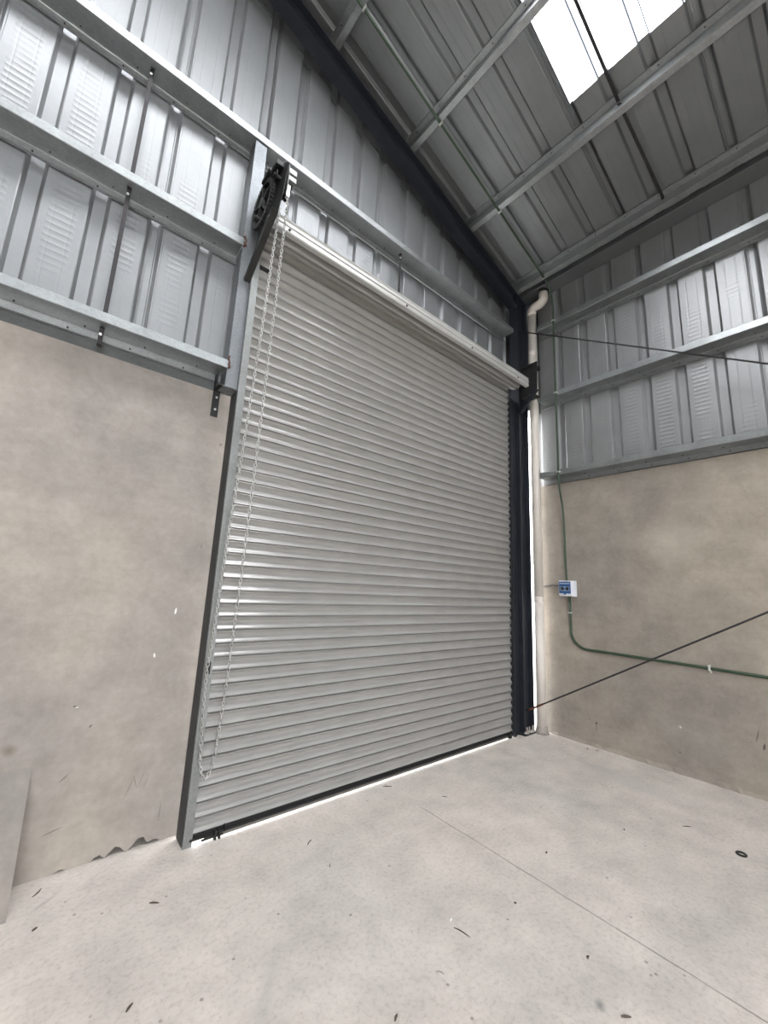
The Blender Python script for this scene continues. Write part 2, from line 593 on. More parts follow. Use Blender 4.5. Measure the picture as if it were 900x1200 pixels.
def arc(c, a0, a1, r, n, U, V):
    c, U, V = Vector(c), Vector(U), Vector(V)
    return [c + U * (r * math.cos(a0 + (a1 - a0) * i / n)) + V * (r * math.sin(a0 + (a1 - a0) * i / n)) for i in range(n + 1)]


X, Y, Z = (1, 0, 0), (0, 1, 0), (0, 0, 1)
zsheet = lambda x: C_SHEET - SL * x
zpur = lambda x: C_PUR - SL * x

# ================================================================== THE SETTING
# floor slab
mb = MB()
nx, ny = 60, 60
fx0, fx1, fy0, fy1 = X_LEFT, 5.1, Y_BACK, 3.12
mb.box((fx0, fy0, -0.15), (fx1, fy1, 0.0))
struct(mb.build('floor', M_floor))

# ground outside
mb = MB()
mb.box((-30, 3.12, -0.20), (30, 40, -0.03))
mb.box((-30, -30, -0.20), (30, Y_BACK, -0.03))
struct(mb.build('ground', M_ground))

# concrete front wall beside the door; its foot is broken away in a few places
mb = MB()
xr_w = 0.94
poly = [(X_LEFT, 0), (0.28, 0), (0.30, 0.006), (0.325, 0.012), (0.35, 0.0), (0.46, 0.0), (0.475, 0.016), (0.50, 0.024), (0.515, 0.008), (0.53, 0.0),
        (0.545, 0.018), (0.575, 0.042), (0.60, 0.03), (0.62, 0.006), (0.64, 0), (0.665, 0.02), (0.69, 0.05), (0.715, 0.055), (0.735, 0.02), (0.75, 0.012),
        (0.78, 0.02), (0.81, 0.005), (0.83, 0), (xr_w, 0), (xr_w, 3.0), (X_LEFT, 3.0)]
mb.prism(poly, (0, Y_FRONT, 0), (0, Y_FRONT + 0.04, 0), X, Z)
mb.box((X_LEFT, Y_FRONT + 0.04, 0.058), (xr_w, Y_FRONT + 0.15, 3.0))
mb.box((X_LEFT, Y_FRONT + 0.10, -0.02), (xr_w, Y_FRONT + 0.15, 0.062))
mb.box((0.86, Y_FRONT + 0.035, -0.02), (xr_w, Y_FRONT + 0.15, 0.062))
wf = struct(mb.build('wall_front', M_wallF))

# low rounded concrete kerb in the near corner of that wall
mb = MB()
prof = [(Y_FRONT + 0.02, -0.02), (2.755, -0.02), (2.77, 0.06), (2.81, 0.17), (2.86, 0.28), (2.915, 0.38), (2.965, 0.46), (3.003, 0.52), (Y_FRONT + 0.001, 0.57), (Y_FRONT + 0.02, 0.57)]
mb.prism(prof, (-1.5, 0, 0), (0.118, 0, 0), Y, Z)
wl = struct(mb.build('wall_left', M_kerb, fix=True))

# concrete right wall with a rough mortar fillet at the foot
mb = MB()
mb.box((X_RIGHT, Y_BACK, 0), (X_RIGHT + 0.15, 2.78, 3.03))
struct(mb.build('wall_right', M_wallR))
mb = MB()
vs, fs = [], []
ys = [2.66 - i * 0.035 for i in range(236)]
for i, y in enumerate(ys):
    w = 0.012 + 0.022 * random.random() * (1 if y < 2.2 else 0.6)
    h = 0.018 + 0.03 * random.random()
    vs += [(X_RIGHT + 0.01, y, h), (X_RIGHT - 0.006, y, h), (X_RIGHT - w, y, -0.005), (X_RIGHT + 0.01, y, -0.005)]
    if i:
        k = i * 4
        for j in range(4):
            fs.append((k - 4 + j, k - 4 + (j + 1) % 4, k + (j + 1) % 4, k + j))
mb.add(vs, fs)
struct(mb.build('baseboard_right', M_wallR))


# trapezoidal sheet profile: list of (along, depth) between a and b
def sheet_profile(a, b, x0, seams=True, dirn=1):
    pts = [(a, 0.0)]
    k = math.ceil((a - x0 - 0.06) / 0.33333)
    while True:
        c = x0 + k * 0.33333
        if c > b + 0.06:
            break
        if seams and k % 3 == 0:      # side lap: a second sheet edge stands off the rib
            rib = [(-0.062, 0.0), (-0.054, 0.004), (-0.036, 0.030), (-0.020, 0.036), (0.016, 0.036), (0.020, 0.028), (0.026, 0.028), (0.044, 0.008), (0.046, 0.002), (0.054, 0.002), (0.058, 0.0)]
        else:
            rib = [(-0.058, 0.0), (-0.052, 0.003), (-0.034, 0.035), (0.034, 0.035), (0.052, 0.003), (0.058, 0.0)]
        pts += [(c + u, d) for u, d in rib if a < c + u < b]
        # two faint stiffening swages on the flat
        for sft in (0.1667 - 0.045, 0.1667 + 0.045):
            pts += [(c + sft + u, d) for u, d in ((-0.008, 0.0), (0.0, 0.0007), (0.008, 0.0)) if a < c + sft + u < b]
        k += 1
    pts.append((b, 0.0))
    return pts


# front gable sheeting
Y_SH = 3.045
X_CORNER = 4.80
mb = MB()
pr = sheet_profile(X_LEFT, X_CORNER, 0.25)
# split at the edge of the door opening
cut = 0.93
pr2 = [p for p in pr if p[0] < cut] + [(cut, 0.0), (cut + 1e-4, 0.0)] + [p for p in pr if p[0] > cut + 1e-4]
vs, fs = [], []
for i, (x, d) in enumerate(pr2):
    zb = 2.99 if x <= cut else 4.18
    zt = zsheet(x) + 0.01
    vs += [(x, Y_SH + d, zb), (x, Y_SH + d, zt)]
    if i:
        fs.append((2 * i - 2, 2 * i, 2 * i + 1, 2 * i - 1))
mb.add(vs, fs)
struct(mb.build('wall_front_sheeting', M_sheetF, fix=False))

# right side sheeting
X_SH = 4.962
mb = MB()
pr = sheet_profile(Y_BACK, 2.80, 0.43)
vs, fs = [], []
for i, (y, d) in enumerate(pr):
    vs += [(X_SH + d, y, 3.02), (X_SH + d, y, 6.25)]
    if i:
        fs.append((2 * i - 2, 2 * i, 2 * i + 1, 2 * i - 1))
mb.add(vs, fs)
struct(mb.build('wall_right_sheeting', M_sheetR, fix=False))

# sill flashing between the concrete top and the lowest girt; shade put into its colour
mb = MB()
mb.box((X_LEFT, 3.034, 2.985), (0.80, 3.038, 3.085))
struct(mb.build('trim_2', M_shadeflash))
# closure flashing pressed against the gable sheeting just under the rafter
mb = MB()
vs, fs = [], []
prf = sheet_profile(X_LEFT, 4.5, 0.25)
for i, (x, d) in enumerate(prf):
    yy = Y_SH + d * 0.55 - 0.004
    zb = C_PUR - 0.165 - SL * x - (0.03 if d > 0.02 else 0.0)
    vs += [(x, yy, zb), (x, yy, zsheet(x) - 0.01), (x, yy - 0.012, zb - 0.004)]
    if i:
        k = 3 * i
        fs += [(k - 3, k, k + 1, k - 2), (k - 1, k + 2, k, k - 3)]
mb.add(vs, fs)
struct(mb.build('trim_3', M_sheetC, fix=False))

# folded corner flashing above the door opening; below it the corner is still open to daylight
mb = MB()
mb.box((X_CORNER - 0.02, Y_SH + 0.002, 4.10), (X_SH + 0.03, Y_SH + 0.006, 6.25))
mb.box((X_SH + 0.03, 2.76, 4.10), (X_SH + 0.034, Y_SH + 0.006, 6.25))
mb.box((X_SH - 0.004, 2.74, 4.10), (X_SH + 0.034, 2.744, 6.25))
mb.box((4.66, 2.96, 4.10), (X_SH + 0.03, Y_SH + 0.002, 4.104))
mb.box((4.80, 2.78, 4.10), (X_SH + 0.034, 2.96, 4.104))
struct(mb.build('trim_1', M_post))

# roof sheeting with gaps for the translucent sheets
mb = MB()
X_EAVE = 4.80
Nv = Vector((math.sin(TH), 0, math.cos(TH)))
bands = []
edge = Y_BACK
for ya, yb in sorted(SKYLIGHTS):
    bands.append((edge, ya, [(X_LEFT, X_EAVE)]))
    bands.append((ya, yb, [(X_LEFT, SKY_X[0]), (SKY_X[1], X_EAVE)]))
    edge = yb
bands.append((edge, 3.10, [(X_LEFT, X_EAVE)]))


def roof_strip(mb, ya, yb, xa, xb, lift=0.0):
    pr = sheet_profile(ya, yb, 0.425)
    vs, fs = [], []
    for i, (y, d) in enumerate(pr):
        for x in (xa, xb):
            p = Vector((x, y, zsheet(x))) + Nv * (d + lift)
            vs.append(tuple(p))
        if i:
            fs.append((2 * i - 2, 2 * i, 2 * i + 1, 2 * i - 1))
    mb.add(vs, fs)


for ya, yb, xs in bands:
    for xa, xb in xs:
        roof_strip(mb, ya, yb, xa, xb)
struct(mb.build('ceiling', M_sheetC, fix=False))
for k, (ya, yb) in enumerate(SKYLIGHTS):
    mb = MB()
    roof_strip(mb, ya - 0.03, yb + 0.03, SKY_X[0] - 0.1, SKY_X[1] + 0.10, 0.006)
    struct(mb.build('window_%d' % (k + 1), M_sky, fix=False))

# far walls, out of the picture
mb = MB()
mb.box((X_LEFT - 0.1, Y_BACK, 0), (X_LEFT, 3.1, 10.1))
struct(mb.build('wall_far_side', M_wallF))
mb = MB()
mb.prism([(X_LEFT, 4.2), (5.1, 4.2), (5.1, zsheet(5.1)), (X_LEFT, zsheet(X_LEFT))], (0, Y_BACK - 0.05, 0), (0, Y_BACK, 0), X, Z)
mb.box((X_LEFT, Y_BACK - 0.05, 0), (-3.0, Y_BACK, 4.2))
mb.box((1.0, Y_BACK - 0.05, 0), (5.1, Y_BACK, 4.2))
struct(mb.build('wall_back', M_sheetC))

# ================================================================== STEEL FRAME
# corner column (I section)
CX0, CX1, CY0, CY1 = 4.57, 4.792, 2.805, 2.935
cym = (CY0 + CY1) / 2
col = thing('steel_column', (4.67, cym, 0), 'dark navy steel I-section column standing in the corner beside the roller door', 'column')
ztop = lambda x: zpur(x) - 0.012
mb = MB()
mb.prism([(CX0, 0.02), (CX0 + 0.011, 0.02), (CX0 + 0.011, ztop(CX0 + .011)), (CX0, ztop(CX0))], (0, CY0, 0), (0, CY1, 0), X, Z)
mb.build('flange', M_navy, col, 0.001)
mb = MB()
mb.prism([(CX1 - 0.011, 0.02), (CX1, 0.02), (CX1, ztop(CX1)), (CX1 - 0.011, ztop(CX1 - .011))], (0, CY0, 0), (0, CY1, 0), X, Z)
mb.build('flange', M_navy, col, 0.001)
mb = MB()
mb.prism([(CX0 + 0.011, 0.02), (CX1 - 0.011, 0.02), (CX1 - 0.011, ztop(CX1)), (CX0 + 0.011, ztop(CX0))], (0, cym - 0.004, 0), (0, cym + 0.004, 0), X, Z)
mb.build('web', M_navy, col)
mb = MB()
mb.box((4.545, 2.775, 0.0), (4.79, 2.965, 0.02))
mb.build('base_plate', M_navy, col, 0.002)
for bx, by in ((4.60, 2.79), (4.66, 2.795), (4.72, 2.79), (4.755, 2.80)):
    mb = MB()
    mb.cyl((bx, by, 0.02), (bx, by, 0.085), 0.009, 8)
    mb.cyl((bx, by, 0.022), (bx, by, 0.042), 0.018, 6)
    mb.build('anchor_bolt', M_chip, col)
# mortar heaped on the plate
mb = MB()
for k in range(9):
    cx, cy, r = 4.585 + 0.185 * random.random(), 2.785 + 0.02 * random.random(), 0.015 + 0.012 * random.random()
    pts = [(cx, cy, 0.018), (cx, cy, 0.018 + r * .5), (cx, cy, 0.018 + r)]
    mb.tube(pts, [r, r * .8, r * .2], 7)
o = mb.build('mortar_lump', M_chip, col)
o['label'] = 'grey mortar spilled on the plate'

# rafter (I section) along the gable
raf = thing('steel_rafter', (4.6, cym, zpur(4.6)), 'dark navy sloping I-section rafter along the top of the gable wall', 'beam')
c_top, c_bot = C_PUR - 0.005, C_PUR - 0.225
xe = CX0 - 0.002


def slope_box(mb, xa, xb, y0, y1, c0, c1):
    vs = []
    for x in (xa, xb):
        for y, c in ((y0, c0), (y1, c0), (y1, c1), (y0, c1)):
            vs.append((x, y, c - SL * x))
    mb.add(vs, [(0, 3, 2, 1), (4, 5, 6, 7), (0, 1, 5, 4), (1, 2, 6, 5), (2, 3, 7, 6), (3, 0, 4, 7)])
    return mb


slope_box(MB(), X_LEFT + 0.01, xe, CY0, CY1, c_bot, c_bot + 0.011).build('bottom_flange', M_navy, raf, 0.001)
slope_box(MB(), X_LEFT + 0.01, 4.80, CY0, CY1, c_top - 0.011, c_top).build('top_flange', M_navy, raf, 0.001)
slope_box(MB(), X_LEFT + 0.01, xe, cym - 0.004, cym + 0.004, c_bot + 0.011, c_top - 0.011).build('web', M_navy, raf)
# haunch end plate against the column
slope_box(MB(), xe - 0.012, xe, CY0, CY1, c_bot - 0.03, c_bot).build('end_plate', M_navy, raf)

# galvanised jamb post standing on the concrete wall
mb = MB()
mb.strip([(0.812, 3.01), (0.812, 2.885), (0.908, 2.885), (0.908, 3.01)], (0, 0, 3.0), (0, 0, 5.215), X, Y, 0.004)
post = tag(mb.build('jamb_post', M_post), 'upright galvanised steel post on the concrete wall beside the roller door', 'post')
mb = MB()
mb.box((0.80, 2.89, 2.998), (0.91, 3.0, 3.006))
mb.build('foot_plate', M_post, post)
for zz in (3.19, 4.235):
    mb = MB()
    pts = [(0.815 + 0.02 * random.random(), 2.880, zz - 0.05 + 0.1 * i / 6) for i in range(7)]
    mb.tube(pts, [0.003 + 0.006 * random.random() for _ in pts], 6)
    w = mb.build('weld', M_rust, post)
    w['label'] = 'rusty weld bead'

# girts: Z sections
GY0, GY1 = 2.87, 3.036


def zsec(flange_up, depth):
    return [(0.018, flange_up - 0.004), (0.004, flange_up), (0.0, flange_up - 0.004), (0.0, 0.004), (0.004, 0.0), (depth - 0.004, 0.0), (depth, -0.004), (depth, -0.062), (depth - 0.004, -0.066), (depth - 0.020, -0.062)]


SCREW = {}


def screws(parent, pts, n):
    """one small screw head per point, each a part of its own sharing one mesh"""
    key = tuple(n)
    for p in pts:
        if key not in SCREW:
            mb = MB()
            mb.cyl((0, 0, 0), Vector(n).normalized() * 0.006, 0.0055, 6)
            o = mb.build('screw', M_iron, parent)
            SCREW[key] = o
        else:
            o = SCREW[key].copy()
            COL.objects.link(o)
            o.parent = parent
        o.location = p


def girt_front(x0, x1, z, label):
    mb = MB()
    mb.strip(zsec(0.066, GY1 - GY0), (x0, GY0, z), (x1, GY0, z), Y, Z, 0.0025)
    o = tag(mb.build('wall_girt', M_galv), label, 'girt', 'galvanised girts across the door wall')
    k = -3
    while k * 0.3333 + 0.25 < x1 - 0.05:
        xx = k * 0.3333 + 0.25
        screws(o, [(xx - 0.03, GY1 - 0.002, z - 0.033), (xx + 0.05, GY1 - 0.03, z)], (0, -0.6, -0.8))
        k += 1
    return o


girt_front(X_LEFT, 0.808, 3.135, 'galvanised girt running just above the concrete beside the roller door')
girt_front(X_LEFT, 0.808, 4.185, 'galvanised girt ending at the jamb post behind the chain hoist, middle of three')
girt_front(X_LEFT, CX0 - 0.003, 5.222, 'long galvanised girt passing over the roller door, topmost on that wall')
GX0, GX1 = 4.80, 4.958


def girt_right(z, y1, label):
    mb = MB()
    mb.strip(zsec(0.074, GX1 - GX0), (GX0, Y_BACK, z), (GX0, y1, z), X, Z, 0.0025)
    o = tag(mb.build('wall_girt', M_galv), label, 'girt', 'galvanised girts along the side wall')
    yy = 0.43 - 0.3333
    while yy < y1 - 0.1:
        screws(o, [(GX1 - 0.002, yy, z - 0.033), (GX1 - 0.04, yy + 0.04, z)], (-0.5, 0, -0.6))
        yy += 0.3333
    return o


girt_right(3.105, 2.66, 'galvanised girt lying on top of the warm grey side wall')
girt_right(4.182, 2.66, 'galvanised girt on the side wall, middle of three, level with the door barrel')
girt_right(5.235, 2.66, 'galvanised girt on the side wall just below the gutter')

# purlins: Z sections under the roof sheet
Dn = Vector((-SL, 0, -1)).normalized()
Up = Vector((math.sin(TH), 0, math.cos(TH)))
Al = Vector((math.cos(TH), 0, -math.sin(TH)))
pl = {1.40: 'galvanised roof purlin nearest the ridge, only its end showing above the rafter',
      2.445: 'galvanised roof purlin crossing under the bright skylight',
      3.505: 'galvanised roof purlin just below the lower end of the skylight',
      4.54: 'galvanised eave purlin alongside the box gutter'}
for px, lab in pl.items():
    base = Vector((px, 0, zpur(px)))
    h = (C_SHEET - C_PUR) * math.cos(TH) - 0.003
    sec = [(0.062, 0.016), (0.065, 0.004), (0.061, 0.0), (0.004, 0.0), (0.0, 0.004), (0.0, h - 0.004), (-0.004, h), (-0.058, h), (-0.062, h - 0.004), (-0.060, h - 0.016)]
    mb = MB()
    mb.strip(sec, base + Vector((0, Y_BACK, 0)), base + Vector((0, 2.99, 0)), Al, Up, -0.0025)
    o = tag(mb.build('roof_purlin', M_galv), lab, 'purlin', 'galvanised purlins under the roof')
    yy = 0.425 - 0.3333
    while yy < 2.9:
        screws(o, [base + Al * (-0.03) + Up * (h - 0.003) + Vector((0, yy - 0.04, 0))], Dn)
        yy += 0.3333
    # cleat bolting it to the rafter
    mb = MB()
    p = base + Al * 0.003
    mb.add([tuple(p + Up * u + Al * a + Vector((0, y, 0))) for a in (0.0, 0.006) for u, y in ((0.006, CY0), (0.006, CY1), (0.11, CY1), (0.11, CY0))],
           [(0, 1, 2, 3), (7, 6, 5, 4), (0, 4, 5, 1), (1, 5, 6, 2), (2, 6, 7, 3), (3, 7, 4, 0)])
    mb.build('cleat', M_navy, o)

# box gutter between the eave and the side sheeting
mb = MB()
mb.strip([(4.735, 6.0), (4.735, 5.853), (4.738, 5.85), (4.952, 5.85), (4.956, 5.853), (4.956, 6.15)], (0, Y_BACK, 0), (0, 2.99, 0), X, Z, 0.002)
gut = tag(mb.build('box_gutter', M_sheetC), 'flat grey sheet-metal box gutter under the eave, drained by the cream pipe', 'gutter')

# ================================================================== ROLLER DOOR
YD = 2.872
DX0, DX1 = 0.935, 4.412
door = thing('roller_door', (2.67, YD, 0), 'large closed grey steel roller shutter door with horizontal slats', 'roller door')
PITCH = 0.0868
RC = Vector((0, 2.752, 4.36))
RR = YD - RC.y



# one slat from its lower lip upwards: (height fraction, stand-off towards the room)
SLAT = [(0.0, -0.014), (0.010, 0.003), (0.020, 0.0110), (0.045, 0.0124), (0.09, 0.0102), (0.17, 0.0052), (0.26, -0.0008), (0.35, -0.0056), (0.44, -0.0082), (0.53, -0.0088),
        (0.62, -0.0068), (0.70, -0.0022), (0.77, 0.0036), (0.82, 0.0090), (0.855, 0.0134), (0.878, 0.0150), (0.900, 0.0140), (0.930, 0.0040), (0.938, -0.014)]
z0 = 0.062
s_straight = RC.z - z0
s_total = s_straight + RR * 1.72 * PI
mb = MB()
vs, fs = [], []
k, done = 0, False
while not done:
    for t, off in SLAT:
        sdist = (k + t) * PITCH
        if sdist > s_total:
            done = True
            break
        if sdist < s_straight:
            p = Vector((0, YD - off, z0 + sdist))
        else:
            a = (sdist - s_straight) / RR
            r = RR - 0.004 * a
            p = Vector((0, RC.y + (r - off) * math.cos(a), RC.z + (r - off) * math.sin(a)))
        vs += [(DX0, p.y, p.z), (DX1, p.y, p.z)]
        m = len(vs)
        if m > 2:
            fs.append((m - 4, m - 3, m - 1, m - 2))
    k += 1
mb.add(vs, fs, False)
curtain = mb.build('curtain', M_door, door, fix=False)

mb = MB()
mb.strip([(YD + 0.006, 0.060), (YD - 0.010, 0.060), (YD - 0.010, 0.046), (YD - 0.026, 0.042), (YD - 0.026, 0.030), (YD + 0.006, 0.030)], (DX0, 0, 0), (DX1, 0, 0), Y, Z, 0.003)
bb = mb.build('bottom_bar', M_black, door)
bb['label'] = 'black bottom bar'
mb = MB()
mb.box((DX0 + 0.09, YD - 0.022, 0.011), (DX1 - 0.05, YD - 0.010, 0.030))
mb.build('seal_strip', M_cable, bb)
# sliding lock bolts near both ends of the bottom bar
for lx, sgn in ((1.10, -1), (4.33, 1)):
    mb = MB()
    mb.box((lx - 0.022, YD - 0.046, 0.006), (lx - 0.010, YD - 0.012, 0.056))
    mb.box((lx + 0.004, YD - 0.046, 0.006), (lx + 0.016, YD - 0.012, 0.056))
    mb.cyl((lx - 0.10 if sgn < 0 else lx - 0.03, YD - 0.041, 0.028), (lx + 0.03 if sgn < 0 else lx + 0.08, YD - 0.041, 0.028), 0.006, 8)
    mb.box((lx + 0.04, YD - 0.046, 0.040), (lx + 0.046, YD - 0.012, 0.07))
    mb.build('lock_bolt', M_black, door)

# guide rails
mb = MB()
mb.strip([(0.948, 2.888), (0.948, 2.853), (0.902, 2.853), (0.902, 2.985), (0.948, 2.985), (0.948, 2.90)], (0, 0, 0.0), (0, 0, 4.16), X, Y, 0.003)
gl = mb.build('guide_rail', M_guide, door)
gl['label'] = 'galvanised guide rail'
mb = MB()
mb.box((0.8945, 2.866, 0.01), (0.8985, 2.985, 2.985))
mb.build('side_shade_strip', M_sideshade, gl)  # added dark strip, paints the shade on the side of the guide
mb = MB()
for zz in (1.03, 1.055):
    mb.tube(arc((0.925, 2.846, zz), PI * 0.2, PI * 1.6, 0.014, 8, X, Z), 0.004, 6)
mb.box((0.918, 2.838, 1.0), (0.934, 2.853, 1.075))
mb.build('chain_hook', M_black, gl)
mb = MB()
mb.strip([(4.398, 2.90), (4.398, 2.985), (4.455, 2.985), (4.455, 2.838), (4.424, 2.838), (4.424, 2.862)], (0, 0, 0.0), (0, 0, 4.16), X, Y, 0.003)
gr = mb.build('guide_rail', M_navy, door)
gr['label'] = 'dark navy guide rail'
mb = MB()
mb.box((4.457, 2.86, 0.0), (4.566, 2.93, 4.16))
mb.build('packing_strip', M_navy, gr)
mb = MB()
mb.box((4.412, 2.850, 0.05), (4.423, 2.862, 4.16))
mb.build('rubber_strip', M_rubber, gr)
mb = MB()
mb.box((0.902, 2.86, 0.0), (0.944, 2.98, 0.012))
mb.box((0.905, 2.87, 0.012), (0.935, 2.90, 0.03))
w = mb.build('rusty_shoe', M_rust, gl)

# barrel axle, end plates and their angle struts
mb = MB()
mb.cyl((0.83, RC.y, RC.z), (4.66, RC.y, RC.z), 0.022, 16)
mb.build('axle', M_black, door)
for nm, x0, x1, poly in (
        ('near', 0.905, 0.913, [(2.36, 4.575), (2.40, 4.62), (2.62, 4.76), (2.87, 4.76), (2.87, 4.16), (2.80, 4.16), (2.50, 4.235), (2.42, 4.36)]),
        ('far', 4.612, 4.622, [(2.555, 4.665), (2.80, 4.665), (2.80, 4.20), (2.565, 4.255)])):
    mb = MB()
    mb.prism(poly, (x0, 0, 0), (x1, 0, 0), Y, Z)
    ep = mb.build('end_plate', M_black, door, 0.001)
    mb = MB()
    xs = x0 - 0.001 if nm == 'near' else x0 + 0.001
    if nm == 'near':
        a, b = Vector((0.880, 2.46, 4.24)), Vector((0.872, 2.882, 3.905))
    else:
        a, b = Vector((4.600, 2.56, 4.262)), Vector((4.585, 2.80, 3.99))
    d = (b - a).normalized()
    nn = Vector((1, 0, 0)).cross(d)
    mb.prism([(-0.022, -0.02), (0.022, -0.02), (0.022, -0.014), (-0.016, -0.014), (-0.016, 0.022), (-0.022, 0.022)], a, b, X, nn)
    mb.build('strut', M_black if nm == 'near' else M_navy, ep)
    if nm == 'far':
        mb = MB()
        mb.box((4.624, 2.60, 4.21), (4.76, 2.80, 4.218))
        mb.box((4.60, 2.60, 4.62), (4.78, 2.80, 4.655))
        mb.build('bracket_seat', M_black, ep)
mb = MB()
mb.box((0.948, 2.842, 4.045), (1.03, 2.856, 4.075))
mb.build('curtain_stop', M_black, door, 0.002)

# hood strip in front of the rolled curtain
mb = MB()
sec = [(2.665, 4.378), (2.616, 4.384), (2.604, 4.380), (2.598, 4.370), (2.604, 4.352), (2.600, 4.346), (2.596, 4.318), (2.603, 4.312), (2.601, 4.305), (2.598, 4.272), (2.604, 4.262), (2.640, 4.258)]
mb.strip(sec, (0.915, 0, 0), (4.47, 0, 0), Y, Z, 0.003)
hood = mb.build('hood', M_hood, door)
hood['label'] = 'pale painted hood strip'
for xx in (1.06, 2.3, 3.3, 4.22):
    mb = MB()
    mb.cyl((xx, 2.602, 4.288), (xx, 2.590, 4.288), 0.009, 10)
    mb.build('screw', M_iron, hood)

# chain hoist on the near end plate: big gear wheel, pinion, chain wheel with its guard
hoist = thing('chain_hoist', (0.85, 2.68, 4.45), 'black gear wheel hoist high up where the roller door meets the jamb post', 'hoist')
gc = Vector((0.865, 2.690, 4.455))
mb = MB()
ring = []
nt_ = 40
R0 = 0.180
for i in range(nt_ * 4):
    a = 2 * PI * i / (nt_ * 4)
    r = R0 + (0.011 if i % 4 in (1, 2) else 0.0)
    ring.append((r * math.cos(a), r * math.sin(a)))
inn = [(0.150 * math.cos(2 * PI * i / (nt_ * 4)), 0.150 * math.sin(2 * PI * i / (nt_ * 4))) for i in range(nt_ * 4)]
n = len(ring)
vs = [(gc.x + dx, gc.y + a, gc.z + b) for dx in (-0.012, 0.012) for lp in (ring, inn) for a, b in lp]
fs = []
for i in range(n):
    j = (i + 1) % n
    fs += [(i, j, n + j, n + i), (2 * n + i, 3 * n + i, 3 * n + j, 2 * n + j), (i, 2 * n + i, 2 * n + j, j), (n + i, n + j, 3 * n + j, 3 * n + i)]
mb.add(vs, fs)
mb.cyl(gc - Vector((0.02, 0, 0)), gc + Vector((0.03, 0, 0)), 0.04, 20)
for k in range(5):
    a = 2 * PI * k / 5 + 0.3
    dv = Vector((0, math.cos(a), math.sin(a)))
    mb.bar(gc + dv * 0.03, gc + dv * 0.155, 0.012, 0.030, (1, 0, 0))
mb.build('gear_wheel', M_black, hoist)
pc = Vector((0.865, 2.49, 4.545))
mb = MB()
for i in range(14):
    a = 2 * PI * i / 14
    dv = Vector((0, math.cos(a), math.sin(a)))
    mb.bar(pc, pc + dv * 0.036, 0.024, 0.009, (1, 0, 0))
mb.cyl(pc - Vector((0.014, 0, 0)), pc + Vector((0.14, 0, 0)), 0.016, 14)
mb.build('pinion', M_black, hoist)
mb = MB()
mb.box((0.848, 2.44, 4.60), (0.904, 2.56, 4.64))
mb.box((0.838, 2.55, 4.63), (0.904, 2.70, 4.66))
mb.build('gear_guard', M_black, hoist, 0.003)
wc = Vector((0.965, 2.505, 4.50))
mb = MB()
for dx in (-0.014, 0.008):
    mb.cyl(wc + Vector((dx, 0, 0)), wc + Vector((dx + 0.006, 0, 0)), 0.072, 28)
mb.cyl(wc - Vector((0.03, 0, 0)), wc + Vector((0.02, 0, 0)), 0.052, 20)
mb.build('chain_wheel', M_black, hoist)
mb = MB()
mb.box((0.935, 2.405, 4.555), (0.995, 2.465, 4.60))
mb.box((0.935, 2.405, 4.495), (0.995, 2.455, 4.535))
mb.box((0.928, 2.40, 4.40), (0.934, 2.46, 4.61))
g = mb.build('chain_guard', M_guide, hoist, 0.003)
g['label'] = 'grey chain guard'
mb = MB()
mb.box((0.936, 2.425, 4.37), (0.962, 2.452, 4.47))
mb.build('chain_guide', M_zinc, hoist, 0.002)


# endless hand chain hanging from the hoist
def chain_mesh(path, pitch, length, width, wire):
    """alternating oval links along a polyline"""
    pts = [Vector(p) for p in path]
    d = [0.0]
    for a, b in zip(pts, pts[1:]):
        d.append(d[-1] + (b - a).length)

    def at(s):
        for i in range(len(pts) - 1):
            if s <= d[i + 1] or i == len(pts) - 2:
                t = (s - d[i]) / (d[i + 1] - d[i])
                return pts[i].lerp(pts[i + 1], t)
    mb = MB()
    n = int(d[-1] / pitch)
    for i in range(n):
        s = (i + 0.5) * pitch
        c = at(s)
        t = (at(min(s + 0.01, d[-1])) - at(max(s - 0.01, 0))).normalized()
        side = Vector((0.8, -0.6, 0)) if i % 2 else Vector((0.6, 0.8, 0))
        side = (side - t * side.dot(t)).normalized()
        hl, hw = length / 2 - width / 2, width / 2 - wire
        loop = []
        for j in range(12):
            a = 2 * PI * j / 12
            loop.append(c + side * (hw * math.cos(a)) + t * (hw * math.sin(a) + (hl if math.sin(a) >= 0 else -hl)))
        mb.tube(loop, wire, 5, caps=False, closed=True)
    return mb


cl = [(0.948, 2.570, 4.40), (0.95, 2.575, 4.30), (0.946, 2.647, 3.307), (0.930, 2.718, 2.328), (0.918, 2.748, 1.914), (0.914, 2.776, 1.536), (0.909, 2.803, 1.173), (0.905, 2.812, 1.03), (0.910, 2.818, 0.788),
      (0.930, 2.818, 0.50), (0.945, 2.818, 0.43), (0.965, 2.818, 0.385), (0.985, 2.818, 0.385), (1.003, 2.818, 0.43), (1.018, 2.815, 0.535), (1.028, 2.785, 0.883), (1.020, 2.716, 1.514), (1.005, 2.633, 2.359),
      (0.983, 2.544, 3.274), (0.956, 2.440, 4.24), (0.950, 2.437, 4.40)]
ch = tag(chain_mesh(cl, 0.0262, 0.037, 0.023, 0.0032).build('hand_chain', M_chain), 'long loop of zinc chain hanging from the hoist down the front of the door', 'chain')

